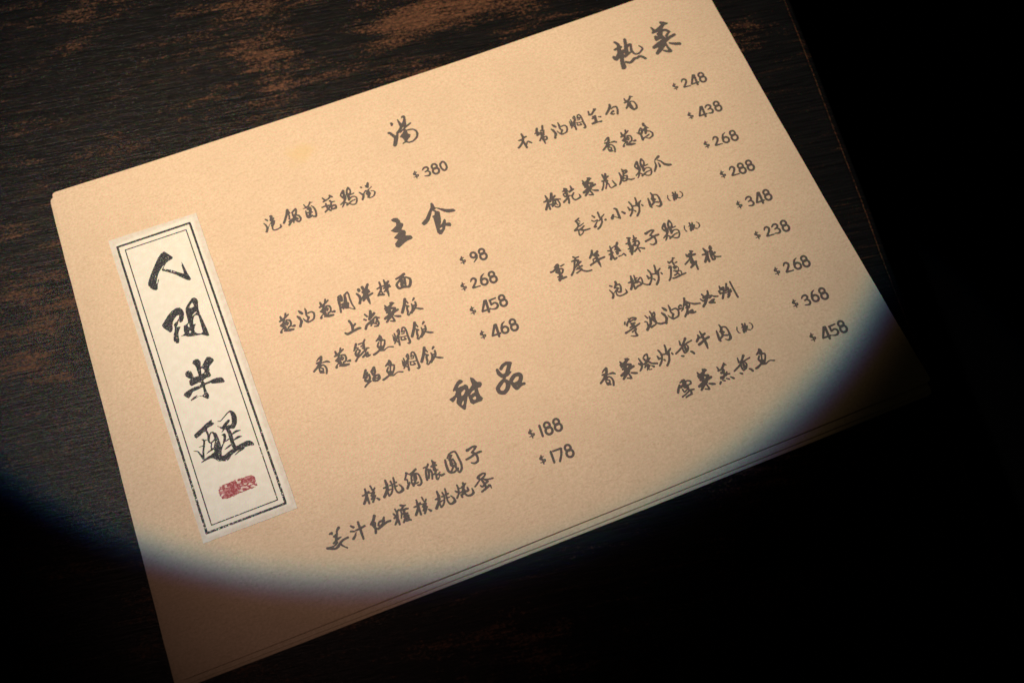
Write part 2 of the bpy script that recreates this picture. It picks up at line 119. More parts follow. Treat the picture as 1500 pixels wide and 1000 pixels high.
 '鴨': 'S-96 220 100 -187 160 65 -251 64 77|S-96 220 77 -62 110 88 -189 -33 99|S-214 147 42 -107 103 42|S-332 73 54 -225 -19 122 -135 -6 99|S-207 -26 99 -218 -190 99 -237 -327 110|S-219 -286 99 -75 -248 76 123 -183 65|S95 387 123 67 301 100|S121 279 100 129 203 100 218 119 54|S1 108 123 83 149 100|S119 182 100 64 59 134 -1 -84 99|S81 4 77 206 -47 65 276 -172 88 230 -298 88 63 -363 76 -58 -303 54',
 '梅': 'S-165 353 74 -153 233 96|S-317 104 85 -176 128 96|S-152 187 118 -165 32 129 -280 -127 117 -371 -250 106|S-187 -96 96 -207 -293 95|S103 360 118 46 222 129 -70 39 107|S5 124 96 202 206 96|S59 56 74 10 -61 85 -64 -191 96|S-72 -211 85 115 -103 96|S84 69 96 197 47 74 354 -16 63|S233 -13 74 263 -186 74 215 -303 85 107 -317 74 33 -253 63|S45 -75 52 152 -209 63|S137 48 118 130 -18 96|S-161 -84 63 -49 -106 74',
 '乾': 'S-183 356 108 -91 307 74|S-294 262 63 -186 276 107 -89 214 74|S-161 335 119 -193 210 96|S-304 139 74 -235 157 74 -157 149 107|S-320 100 74 -283 -7 74 -171 17 96|S-165 129 118 -205 -15 118|S-430 -212 96 -272 -126 96 -153 -36 96|S-188 -22 96 -193 -181 85 -242 -321 107|S103 380 74 101 277 97|S-35 147 96 111 203 119 172 202 74|S-171 17 63 -32 -39 63|S114 41 74 -5 -73 85 -11 -208 74 47 -288 74 172 -281 74 305 -232 96 290 -99 41',
 '虎': 'S-139 417 83 -120 300 106 -107 137 128 -94 -25 98 -47 -107 60 -57 -227 60 -4 -296 60 120 -267 75 214 -242 90 178 -103 75 151 26 46|S3 408 98 -32 327 113 -84 191 128|S58 260 91 -25 230 83|S-261 136 75 -119 110 90 -36 77 83|S-213 85 75 -294 -101 75 -411 -242 90|S-106 -20 75 -246 -245 68',
 '皮': 'S-222 294 64 -213 150 97 -239 -3 108 -344 -147 97 -418 -222 74|S-64 417 64 -37 313 86|S-64 300 86 99 293 97 86 217 86 -55 180 75|S-11 326 86 -116 88 86 -178 -51 75|S-99 80 53 33 51 75 -46 -127 86 -178 -144 75 -257 -89 64|S-134 1 64 2 -112 75 134 -188 86 270 -184 52',
 '爪': 'S-24 394 121 -136 332 98 -247 270 53|S-275 211 53 -290 40 98 -371 -92 97 -460 -197 86|S-156 104 64 -149 -17 98 -167 -80 98|S-128 234 64 -31 148 75 55 -28 109 178 -124 120 297 -161 98',
 '長': 'S13 411 73 -123 353 73 -174 328 73|S-149 340 95 -120 216 95 -134 87 94|S-54 325 51 -1 259 51|S-103 209 51 -34 182 51|S-83 67 62 108 136 51|S-126 107 95 -193 44 73 -353 -49 94|S-353 -49 94 -182 -73 73|S73 5 73 -80 -69 94|S-148 -86 94 34 -181 94 252 -190 73|S-199 -66 62 -254 -289 73 -210 -329 62 -84 -268 62 -26 -180 51',
 '沙': 'S-162 307 73 -104 205 84|S-266 112 62 -196 39 62 -50 48 73|S-75 -9 51 -176 -104 73 -269 -201 94 -204 -216 84|S108 369 84 102 213 84 96 57 84 131 -2 73|S318 194 52 181 113 73 79 19 73 -32 -4 51|S148 37 73 90 -120 84 -45 -268 94 -176 -339 84|S269 -57 106 291 -55 95',
 '小': 'S-74 273 74 0 210 106 -7 54 106 -22 -166 106 -22 -234 84|S-30 -231 73 -117 -151 51 -221 -64 41|S-231 8 106 -324 -113 138|S175 4 84 240 -79 117',
 '炒': 'S-318 -91 74 -269 -259 85 -286 -389 84 -372 -558 84 -514 -694 84|S-451 -300 63 -425 -424 106|S-442 -440 84 -347 -433 73|S-260 -535 73 -229 -582 73|S-291 -307 74 -122 -341 74|S0 -1 85 -18 -154 85 -61 -297 96 -17 -428 85|S165 -205 63 52 -274 96 -70 -362 85|S43 -293 85 -9 -454 84 -95 -647 95 -242 -792 95|S130 -396 74 148 -449 74',
 '肉': 'S-202 -194 63 -220 -370 107 -247 -565 106 -225 -630 84|S-1 0 63 25 -148 107 -28 -264 129|S60 -116 63 199 -172 74 233 -323 85 214 -567 107 179 -667 117 78 -706 85 -30 -629 41|S-55 -277 129 41 -338 107|S-37 -329 118 -55 -459 96 -195 -540 85|S-29 -447 63 127 -510 85',
 '辣s': 'S-279 134 52 -328 27 56 -312 -94 56 -269 -134 34|S247 130 34 311 46 56 310 -68 63 221 -147 48|S-38 186 74 -39 49 96 -112 -151 96|S-118 58 52 118 32 63|S76 164 63 21 2 107 -24 -141 85|S-110 -60 74 65 -39 74|S-111 -106 74 91 -26 74|S38 -97 52 155 -155 63',
 '重': 'S339 244 61 189 217 71|S-68 265 71 80 336 93 119 288 71|S-288 115 82 -167 121 82 13 222 92 95 276 114|S70 264 114 50 121 113 25 -129 124 -4 -246 123 -83 -344 113|S-81 43 92 -33 111 71 92 126 71 197 94 71 212 34 82 124 -82 82 5 -35 103 -81 43 92|S-97 -187 71 61 -186 113|S-85 -300 113 73 -299 113 211 -300 92',
 '慶': 'S-170 493 82 -96 431 72 39 420 72|S-100 421 93 -140 328 93|S-287 332 72 -140 328 93 -20 280 72|S-181 301 93 -268 118 82 -363 -61 82 -529 -221 92|S-121 277 50 -86 219 61 -184 128 50|S-265 30 71 41 190 82|S-36 243 72 -116 101 61 -63 -7 71|S-188 -22 71 21 2 82|S-262 -58 61 -43 -102 71|S-300 -216 71 -175 -179 71 -42 -146 71|S-129 -24 71 -41 -190 71 113 -294 82 302 -316 71',
 '年': 'S-64 409 93 -120 278 114 -260 137 93|S-127 215 93 16 223 93 125 289 114|S-50 162 93 24 242 114 102 145 93 103 101 82|S17 179 114 -4 -9 125 0 -185 114 4 -383 50|S-22 42 93 -169 24 61 -179 -92 71|S-350 -165 92 -170 -117 93 -11 -72 114 140 -45 93 301 -44 82',
 '糕': 'S-181 298 61 -195 127 93 -251 -70 114 -358 -245 114|S-331 138 72 -211 90 72|S-128 189 61 16 241 51|S-345 -32 72 -176 -12 82|S-242 -117 93 -222 -300 93 -121 -275 82|S155 329 115 59 202 93 -33 85 72|S8 178 61 93 188 61|S-50 91 61 77 107 93 129 42 72|S-40 -22 82 138 -28 93|S85 125 115 -22 -118 114|S-20 -250 72 120 -251 50 217 -213 72 256 -305 82',
 '辣': 'S-181 410 72 -82 359 94|S-116 373 105 -183 222 115|S-323 179 72 -166 171 94|S-183 222 104 -215 -30 125 -288 -330 104|S-259 98 61 -147 31 61|S-333 -70 72 -172 -69 93|S-324 -184 72 -213 -206 93|S-181 -43 72 40 89 72|S101 408 62 81 272 94 23 51 104|S-13 243 51 158 263 94|S-29 161 72 90 157 94 176 123 83 185 9 83 92 -64 72 -79 4 72|S101 -46 72 33 -151 83 -136 -259 82|S50 -158 72 69 -341 72|S119 -185 61 277 -281 93|S-129 -64 93 -246 -281 93',
 '泡': 'S-248 291 71 -184 234 81|S-327 110 60 -270 -30 81 -268 -137 91 -340 -236 101|S-105 31 33 -235 -87 39|S22 365 102 24 279 112 -99 135 91|S33 211 60 134 213 81 144 81 81 65 -100 91 -36 -81 70|S2 95 91 -70 -25 91|S-113 13 60 -134 -170 70 -53 -255 70 101 -264 70 279 -218 91 277 -68 39|S-31 108 71 45 57 70',
 '椒': 'S-207 383 71 -238 224 102|S-413 144 60 -278 133 113|S-230 242 123 -277 47 123 -425 -151 102|S-80 354 60 -95 188 92 -110 65 92|S-170 154 50 -3 216 60|S-193 56 102 -42 38 92|S-243 -10 71 -265 -193 91 -116 -125 71|S-68 70 71 124 187 71 150 69 71 110 -65 81 -15 -122 91 -116 -125 91|S-1 43 50 34 -13 71|S102 -83 50 229 -198 71 372 -234 71',
 '蘆': 'S49 516 72 124 471 44|S67 494 80 -14 409 79|S-192 436 58 -172 361 86 -117 362 65|S-106 386 65 15 412 65|S60 276 65 135 290 72|S-31 342 86 -20 220 86|S-232 232 72 -169 192 79|S-277 162 79 -191 142 65|S-174 179 86 -300 -106 86 -390 -259 86 -481 -338 86|S-89 130 79 20 131 79 89 45 51 60 -46 51|S-77 67 79 -9 69 86|S-134 -27 79 26 -91 79|S-77 -79 79 -26 -143 65|S54 -87 43 123 -144 58 105 -239 58|S-180 -212 79 -49 -192 65 -9 -222 79|S-305 -307 79 -220 -327 79 -106 -314 86 65 -296 86 259 -286 72',
 '筆': 'S104 394 80 190 345 80|S-110 317 65 -76 215 108|S-116 245 80 85 268 94|S138 351 94 39 228 123|S-76 215 123 240 191 94|S28 262 137 3 36 165|S-319 -71 79 -100 47 79|S-8 69 165 -10 -165 165|S-78 -79 94 151 -112 65|S-160 -281 93 105 -152 122|S82 -143 108 81 -318 93 68 -460 79',
 '根': 'S-212 344 80 -162 161 137|S-354 105 80 -175 77 108|S-139 152 137 -199 -2 137 -386 -221 108|S-200 -31 122 -225 -256 108|S13 269 66 89 342 94 93 237 94 -1 156 94|S-36 140 80 56 103 108|S-24 106 80 -50 -61 94 -52 -237 94 40 -245 79 53 -132 80|S153 20 94 20 -30 108|S9 4 108 116 -172 71 294 -228 71',
 '寧': 'S-15 385 49 48 349 69 184 347 69 280 277 80 207 223 80|S40 332 80 -106 223 79 -178 149 69|S-189 278 69 -229 210 79|S-105 203 69 -169 104 59|S18 237 59 165 261 69|S-48 221 39 90 135 39|S4 118 79 160 117 79|S-84 8 79 87 43 90|S-327 -143 99 -156 -108 79 65 -52 89 335 27 69|S53 98 90 114 -30 89|S-80 -200 69 107 -131 89|S75 -159 79 28 -264 79 47 -395 89 -67 -391 69 -195 -329 38',
 '波': 'S-263 329 59 -211 204 80|S-375 103 59 -296 61 59 -318 -75 79|S-414 -244 120 -284 -130 110 -170 -51 90|S-16 418 70 6 294 90 -40 63 110|S-117 239 69 -123 96 110 -203 -80 100|S-10 259 69 122 332 70 123 248 70 58 149 90 43 30 69 45 -96 69 -45 -164 69 -218 -198 110|S-40 21 69 37 -113 69 170 -208 90 319 -226 90',
 '嗆': 'S-377 188 70 -282 223 80 -265 174 80|S-406 84 80 -306 86 80|S-390 161 70 -381 95 70|S-223 94 70 -264 27 70 -347 -24 59|S-28 427 101 -82 290 91 -182 141 80|S-15 285 70 94 178 60 240 67 90 469 7 70|S-57 196 90 85 160 70 -6 8 80|S-98 150 70 -23 56 90|S-56 112 90 -98 -40 101 -189 -171 90 -313 -288 90|S-156 -226 80 -23 -153 90 61 -145 90|S-98 -186 111 44 -264 80 148 -253 80|S69 -169 90 27 -257 90|S-131 37 70 -6 8 70',
 '蛤': 'S-191 278 70 -146 143 91|S-180 114 122 -28 138 122|S82 328 81 48 214 101 -71 49 122|S-330 111 60 -256 -3 91 -138 -8 111|S-105 21 122 -206 -108 111 -348 -219 101|S47 129 70 139 71 70 38 27 91|S156 107 49 231 14 80 369 -31 70|S-68 -152 70 96 -102 91 180 -93 70|S138 -97 91 95 -186 91|S-39 -174 91 149 -239 80',
 '蜊': 'S-275 280 70 -285 135 102|S-209 169 102 -141 184 91|S-370 84 101 -363 -25 91|S-294 117 70 -184 95 70|S-142 142 81 -219 -19 91 -365 -236 101|S-354 -7 91 -144 -70 70|S33 275 91 -49 126 81 -110 1 70|S18 99 91 -9 -39 112 -45 -194 91 -138 -263 101|S-85 -72 70 92 -79 70|S-95 -174 101|S93 5 70 57 -108 70|S207 301 81 202 -17 81 213 -403 91',
 '爆': 'S-270 279 58 -246 118 88 -227 30 98|S-342 76 88 -267 -14 118|S-258 -38 88 -313 -116 88 -407 -199 78|S-102 222 68 -59 104 88 6 78 88|S1 323 68 98 324 78 77 191 78 -1 61 98|S-63 267 68 17 316 68|S-69 168 88|S147 133 68 23 72 88|S-153 -19 88 -9 44 108|S31 48 88 123 -89 78 319 -168 88|S-191 -145 68 -23 -71 68 -68 -214 68|S-144 -83 58 -78 -150 58 -147 -283 58|S27 -132 68 -91 -265 48 23 -310 48|S85 -175 58 151 -241 98',
 '黃': 'S-254 -1 58 -277 -176 89|S1 0 119 -81 -91 89 -219 -219 89|S-592 -436 78 -398 -351 78 -194 -250 89 10 -188 68 199 -161 69|S-251 -288 68 -274 -421 68 -249 -533 78 -110 -486 78 -29 -356 78 -50 -276 68|S-136 -293 88 -168 -443 88|S-234 -335 48 -86 -394 48|S-258 -428 58 -119 -463 48|S-423 -595 68 -358 -641 88|S-11 -566 68 30 -603 98 71 -680 98',
 '牛': 'S36 365 59 45 177 99 54 -11 119 54 -216 119 29 -389 68|S61 170 109 177 206 99|S-99 245 79 -103 154 109 -243 25 99|S-103 113 69 37 119 89|S-217 -128 119 -103 -92 109 62 -35 109|S136 -3 99 264 18 109',
 '雪': 'S-109 301 67 -1 347 87 76 346 87|S-16 273 87 177 276 67 283 214 77 260 124 77 155 106 67|S89 251 97 26 158 106|S-176 218 87 -271 98 106 -349 -28 96|S-167 116 87 -15 194 106|S-86 123 67 76 59 87|S-133 23 67 -115 -102 67 29 -41 67|S-45 48 57 60 25 67|S99 109 106 77 -60 87|S-261 -250 76 -81 -194 67 110 -113 87 275 -129 67|S142 -126 87 112 -271 86|S-140 -318 76 -8 -282 77 128 -278 67',
 '蒸': 'S-187 355 58 -159 213 87|S-203 201 77 -61 214 87 102 350 108|S118 403 68 179 309 58|S-20 218 107 -4 131 107 -118 97 67|S-126 80 107 -20 58 87|S-12 115 67 -53 -49 97 -174 -140 87|S85 36 67 -4 -68 107|S12 -35 87 154 -62 67|S-231 -57 57 -93 -92 87|S-239 -114 87 -134 -136 87|S-304 -247 87 -360 -303 87|S-207 -206 57 -134 -255 77|S-45 -191 57 41 -255 77|S130 -191 57 219 -286 97',
 '8': 'S96 81 95 78 50 94 52 25 94 20 11 94 -14 7 94 -47 14 94 -76 31 94 -98 58 94 -111 91 94 -114 126 94 -106 162 95 -88 193 95 -62 217 95 -30 232 95 4 236 95 37 229 95 66 211 95 88 185 95 101 152 95 104 116 95 96 81 95|S114 -152 99 92 -190 99 60 -220 99 22 -238 99 -19 -243 99 -58 -235 99 -93 -214 99 -119 -182 99 -135 -142 99 -138 -98 99 -128 -56 99 -106 -17 99 -74 13 99 -36 31 99 5 36 99 45 28 99 79 6 99 106 -26 99 121 -65 99 124 -109 99 114 -152 99',
 '4': 'S24 239 111 -204 -141 88|S74 231 111 26 -258 106|S-208 -152 82 116 -158 82',
 '5': 'S-120 200 85 140 210 72|S-100 192 90 -113 7 90|S-119 -8 72 25 35 83 115 -33 94 111 -145 99 22 -211 90 -81 -208 71 -171 -172 44',
 '6': 'S96 -125 97 75 -161 97 44 -189 97 7 -206 97 -33 -210 97 -72 -202 97 -107 -181 97 -133 -150 97 -149 -112 97 -152 -71 97 -143 -30 97 -122 6 97 -91 34 97 -54 51 97 -14 56 97 25 47 97 60 26 97 86 -5 97 102 -43 97 105 -84 97 96 -125 97|S77 256 40 -47 193 82 -134 29 97',
 '1': 'S18 211 94 -12 -213 94',
 '7': 'S-124 192 79 188 185 87|S197 170 91 110 -55 91 -22 -255 91',
 '2': 'S-145 125 51 -71 216 86 19 222 94 75 139 101 27 25 94 -143 -148 94|S-138 -162 81 149 -185 60',
 '3': 'S-141 131 61 -46 208 87 65 200 93 105 114 90 52 37 87 -61 8 68|S44 15 82 104 -66 92 102 -148 92 22 -214 89 -140 -173 47',
 '9': 'S112 37 95 95 6 95 69 -18 95 38 -33 95 3 -37 95 -30 -29 95 -59 -11 95 -82 15 95 -96 48 95 -99 83 95 -91 119 95 -74 150 95 -48 174 96 -16 188 96 18 192 96 51 185 96 81 167 96 103 140 96 117 108 96 120 72 95 112 37 95|S136 70 95 102 -89 91 -73 -236 39',
 '0': 'S-95 142 93 11 215 93 95 173 93 127 28 93 110 -114 93 27 -204 92 -52 -188 92 -104 -77 93 -114 50 93 -95 142 93',
 'dollar': 'S3 168 56 -9 -168 56|S76 97 37 -32 104 65 -81 50 69 -19 -7 60 92 -37 60 58 -97 60 -116 -91 34',
}
LINES = [
 ('calligraphy', [('人', -111.88, 50.44), ('閒', -111.44, 27.14), ('半', -111.01, 0.75), ('醒', -110.27, -24.43)]),
 ('heading', [('湯h', -2.83, 77.23)]),
 ('dish', [('汽', -67.19, 55.41), ('鍋', -58.67, 55.45), ('菌', -51.0, 56.01), ('菇', -42.79, 55.61), ('鷄', -33.21, 59.85), ('湯', -26.32, 55.22)]),
 ('heading', [('主', -19.32, 31.73), ('食', -3.12, 32.18)]),
 ('dish', [('蔥', -73.88, 15.34), ('油', -66.83, 10.76), ('蔥', -57.41, 15.27), ('開', -49.89, 11.0), ('洋', -42.12, 11.65), ('拌', -34.16, 11.22), ('面', -25.86, 11.18)]),
 ('dish', [('上', -50.84, -0.24), ('海', -43.0, 0.07), ('菜', -33.78, 4.24), ('飯', -27.93, 3.56)]),
 ('dish', [('香', -66.28, -7.1), ('蔥', -58.19, -6.69), ('鱔', -50.63, -10.69), ('魚', -42.2, -7.35), ('燜', -32.18, -7.66), ('飯', -27.7, -7.4)]),
 ('dish', [('鯧', -50.74, -22.53), ('魚', -42.13, -18.49), ('燜', -32.25, -18.76), ('飯', -27.73, -18.69)]),
 ('heading', [('甜', -19.13, -42.2), ('品', -0.9, -42.7)]),
 ('dish', [('核', -64.81, -62.75), ('桃', -59.0, -62.73), ('酒', -49.0, -66.03), ('釀', -40.74, -65.83), ('圓', -32.97, -65.61), ('子', -26.7, -63.25)]),
 ('dish', [('姜', -81.97, -76.6), ('汁', -74.29, -76.58), ('紅', -65.77, -77.6), ('糖', -57.26, -77.21), ('核', -48.47, -73.72), ('桃', -42.59, -73.78), ('炖', -32.9, -77.16), ('蛋', -25.11, -77.05)]),
 ('heading', [('熱', 102.54, 77.3), ('菜h', 120.55, 79.09)]),
 ('dish', [('本', 43.55, 53.2), ('幫', 50.89, 53.63), ('油', 59.05, 52.7), ('燜', 69.81, 56.77), ('茭', 75.74, 53.45), ('白', 83.85, 53.94), ('筍', 92.5, 53.99)]),
 ('dish', [('香', 76.76, 41.78), ('蔥', 85.0, 42.35), ('鴨', 92.33, 38.56)]),
 ('dish', [('梅', 43.07, 22.09), ('乾', 51.77, 22.22), ('菜', 60.89, 26.82), ('虎', 68.52, 21.91), ('皮', 76.34, 21.4), ('鷄', 85.39, 27.0), ('爪', 92.89, 21.55)]),
 ('dish', [('長', 50.09, 6.83), ('沙', 57.39, 6.89), ('小', 66.17, 6.98), ('炒', 75.45, 11.07), ('肉', 82.35, 10.82), ('辣s', 91.27, 5.76)]),
 ('dish', [('重', 33.21, -8.41), ('慶', 42.95, -9.27), ('年', 50.0, -8.61), ('糕', 58.69, -8.42), ('辣', 66.72, -8.66), ('子', 72.66, -5.56), ('鷄', 83.95, -3.64), ('辣s', 91.65, -9.62)]),
 ('dish', [('泡', 52.39, -24.33), ('椒', 61.46, -24.44), ('炒', 70.01, -19.87), ('蘆', 77.78, -24.67), ('筆', 85.07, -23.29), ('根', 93.65, -23.78)]),
 ('dish', [('寧', 51.1, -40.77), ('波', 60.29, -41.64), ('油', 67.3, -41.43), ('嗆', 75.39, -41.61), ('蛤', 84.23, -41.09), ('蜊', 93.02, -40.57)]),
 ('dish', [('香', 34.8, -52.56), ('菜', 43.2, -51.98), ('爆', 50.73, -56.49), ('炒', 59.63, -52.45), ('黃', 68.21, -52.9), ('牛', 74.44, -55.9), ('肉', 82.99, -52.62), ('辣s', 91.91, -57.43)]),
 ('dish', [('雪', 59.92, -71.61), ('菜', 69.12, -67.03), ('蒸', 76.49, -71.67), ('黃', 86.15, -67.69), ('魚', 93.14, -67.44)]),
 ('price', [('dollar', -4.89, 55.06), ('3', -0.16, 54.82), ('8', 3.63, 54.71), ('0', 7.19, 54.62)]),
 ('price', [('dollar', -0.55, 10.93), ('9', 4.09, 10.72), ('8', 7.93, 10.5)]),
 ('price', [('dollar', -4.29, -0.05), ('2', 0.51, -0.39), ('6', 4.43, -0.38), ('8', 8.01, -0.46)]),
 ('price', [('dollar', -4.52, -11.05), ('4', 0.98, -11.35), ('5', 4.29, -11.47), ('8', 8.07, -11.46)]),
 ('price', [('dollar', -4.48, -22.1), ('4', 0.97, -22.42), ('6', 4.57, -22.62), ('8', 8.25, -22.66)]),
 ('price', [('dollar', -1.77, -66.14), ('1', 1.98, -66.49), ('8', 4.93, -66.51), ('8', 8.7, -66.57)]),
 ('price', [('dollar', -1.68, -76.96), ('1', 2.14, -77.47), ('7', 4.44, -77.37), ('8', 8.88, -77.5)]),
 ('price', [('dollar', 113.86, 54.41), ('2', 118.79, 54.24), ('4', 123.09, 54.33), ('8', 126.71, 54.39)]),
 ('price', [('dollar', 113.69, 38.65), ('4', 119.32, 38.52), ('3', 122.61, 38.6), ('8', 126.49, 38.67)]),
 ('price', [('dollar', 113.92, 23.18), ('2', 118.77, 22.96), ('6', 122.79, 23.01), ('8', 126.51, 22.96)]),
 ('price', [('dollar', 113.97, 7.67), ('2', 118.9, 7.3), ('8', 122.58, 7.41), ('8', 126.39, 7.43)]),
 ('price', [('dollar', 113.97, -7.69), ('3', 118.79, -7.84), ('4', 123.23, -7.98), ('8', 126.79, -7.82)]),
 ('price', [('dollar', 114.65, -22.94), ('2', 119.61, -23.26), ('3', 123.09, -23.18), ('8', 126.99, -23.27)]),
 ('price', [('dollar', 114.63, -40.28), ('2', 119.54, -40.52), ('6', 123.74, -40.51), ('8', 127.25, -40.55)]),
 ('price', [('dollar', 114.9, -55.47), ('3', 119.69, -55.84), ('6', 123.69, -55.67), ('8', 127.35, -55.82)]),
 ('price', [('dollar', 114.69, -70.78), ('4', 120.38, -71.11), ('5', 123.82, -71.18), ('8', 127.57, -71.07)]),
]

# ---------------------------------------------------------------- node helpers
class NT:
    def __init__(self, name):
        self.m = bpy.data.materials.new(name)
        self.m.use_nodes = True
        self.t = self.m.node_tree
        self.b = self.t.nodes['Principled BSDF']
        self.L = self.t.links
    def n(self, kind, **kw):
        nd = self.t.nodes.new(kind)
        for k, v in kw.items():
            setattr(nd, k, v)
        return nd
    def link(self, a, b):
        self.L.new(a, b)
    def coord(self, rot=0.0, scale=(1, 1, 1)):
        tc = self.n('ShaderNodeTexCoord')
        mp = self.n('ShaderNodeMapping')
        mp.inputs['Rotation'].default_value = (0, 0, rot)
        mp.inputs['Scale'].default_value = scale
        self.link(tc.outputs['Object'], mp.inputs['Vector'])
        return mp.outputs['Vector']
    def noise(self, vec, scale, detail=4, rough=0.5, dist=0.0):
        nd = self.n('ShaderNodeTexNoise')
        nd.inputs['Scale'].default_value = scale
        nd.inputs['Detail'].default_value = detail
        nd.inputs['Roughness'].default_value = rough
        nd.inputs['Distortion'].default_value = dist
        self.link(vec, nd.inputs['Vector'])
        return nd.outputs['Fac']
    def ramp(self, fac, a, b, va=0.0, vb=1.0):
        nd = self.n('ShaderNodeMapRange')
        nd.interpolation_type = 'SMOOTHSTEP'
        nd.inputs['From Min'].default_value = a
        nd.inputs['From Max'].default_value = b
        nd.inputs['To Min'].default_value = va
        nd.inputs['To Max'].default_value = vb
        self.link(fac, nd.inputs['Value'])
        return nd.outputs['Result']
    def math(self, op, a, b=None, c=None):
        nd = self.n('ShaderNodeMath', operation=op)
        for i, x in enumerate((a, b, c)):
            if x is None:
                continue
            if isinstance(x, (int, float)):
                nd.inputs[i].default_value = x
            else:
                self.link(x, nd.inputs[i])
        return nd.outputs[0]
    def mix(self, fac, a, b, blend='MIX'):
        nd = self.n('ShaderNodeMix', data_type='RGBA', blend_type=blend)
        if isinstance(fac, (int, float)):
            nd.inputs[0].default_value = fac
        else:
            self.link(fac, nd.inputs[0])
        for i, x in ((6, a), (7, b)):
            if isinstance(x, tuple):
                nd.inputs[i].default_value = (*x, 1)
            else:
                self.link(x, nd.inputs[i])
        return nd.outputs[2]
    def bump(self, h, strength, dist):
        nd = self.n('ShaderNodeBump')
        nd.inputs['Strength'].default_value = strength
        nd.inputs['Distance'].default_value = dist
        self.link(h, nd.inputs['Height'])
        self.link(nd.outputs['Normal'], self.b.inputs['Normal'])
    def done(self, color=None, rough=0.6, spec=0.5):
        if color is not None:
            if isinstance(color, tuple):
                self.b.inputs['Base Color'].default_value = (*color, 1)
            else:
                self.link(color, self.b.inputs['Base Color'])
        if isinstance(rough, float):
            self.b.inputs['Roughness'].default_value = rough
        else:
            self.link(rough, self.b.inputs['Roughness'])
        self.b.inputs['Specular IOR Level'].default_value = spec
        return self.m

def kraft_material(name, base, shift, stain=False):
    k = NT(name)
    v = k.coord(shift)
    cloud = k.noise(v, 45, 3, 0.5)
    mott = k.noise(v, 900, 4, 0.62)
    fine = k.noise(v, 1900, 2, 0.6)
    col = k.mix(k.ramp(cloud, 0.35, 0.65), tuple(c * 0.95 for c in base), tuple(c * 1.03 for c in base))
    col = k.mix(k.ramp(mott, 0.36, 0.66, 0.15, 0.90), tuple(c * f for c, f in zip(base, (0.86, 0.84, 0.80))), col)
    pale = k.ramp(fine, 0.55, 0.72, 0.0, 0.35)
    col = k.mix(pale, col, tuple(min(1, c * f) for c, f in zip(base, (1.08, 1.12, 1.2))))
    fib = None
    for i, ang in enumerate((0.3, 1.25, 2.3, 2.9)):
        vv = k.coord(ang + shift, (1, 5.5, 1))
        f = k.ramp(k.noise(vv, 400 + 60 * i, 2, 0.5, 1.4), 0.61, 0.70)
        fib = f if fib is None else k.math('MAXIMUM', fib, f)
    col = k.mix(k.math('MULTIPLY', fib, 0.52), col, tuple(c * f for c, f in zip(base, (0.62, 0.55, 0.48))))
    if stain:
        tc = k.n('ShaderNodeTexCoord')
        for (sx, sy, r, amt, tint) in ((-46.5, 83, 7.5, 0.55, (0.90, 0.86, 0.62)), (111, 87, 9, 0.22, (0.9, 0.86, 0.84))):
            vm = k.n('ShaderNodeVectorMath', operation='DISTANCE')
            k.link(tc.outputs['Object'], vm.inputs[0])
            vm.inputs[1].default_value = (sx * MM, sy * MM, 0)
            d = k.math('ADD', vm.outputs['Value'], k.math('MULTIPLY', k.math('SUBTRACT', k.noise(v, 160, 3), 0.5), 0.012))
            s = k.ramp(d, r * 0.2 * MM, r * MM, amt, 0.0)
            col = k.mix(s, col, tuple(c * q for c, q in zip(base, tint)))
    k.bump(k.math('ADD', k.math('MULTIPLY', mott, 0.7), k.math('MULTIPLY', fine, 0.3)), 0.14, 0.00010)
    return k.done(col, 0.82, 0.25)

KRAFT = (0.742, 0.483, 0.266)
M_kraft = kraft_material('kraft_paper', KRAFT, 0.0, True)
M_kraft_b = kraft_material('kraft_paper_second', (0.70, 0.47, 0.26), 1.1)
M_kraft_c = kraft_material('kraft_paper_third', (0.68, 0.455, 0.25), 2.0)

def ink_material(name, base, worn, lo, hi, scale):
    k = NT(name)
    v = k.coord()
    a = k.noise(v, scale, 3, 0.6)
    b = k.noise(v, scale * 0.23, 2, 0.5)
    m = k.math('ADD', k.ramp(a, lo, hi), k.ramp(b, 0.6, 0.9, 0, 0.12))
    k.bump(a, 0.2, 0.0001)
    return k.done(k.mix(m, base, worn), 0.66, 0.18)

M_ink = ink_material('printing_ink', (0.090, 0.064, 0.045), (0.17, 0.12, 0.08), 0.42, 0.85, 2600)
M_toner = ink_material('speckled_toner', (0.024, 0.020, 0.016), (0.34, 0.28, 0.21), 0.52, 0.76, 2000)
M_seal = ink_material('seal_ink', (0.30, 0.042, 0.036), (0.52, 0.22, 0.17), 0.42, 0.66, 1500)

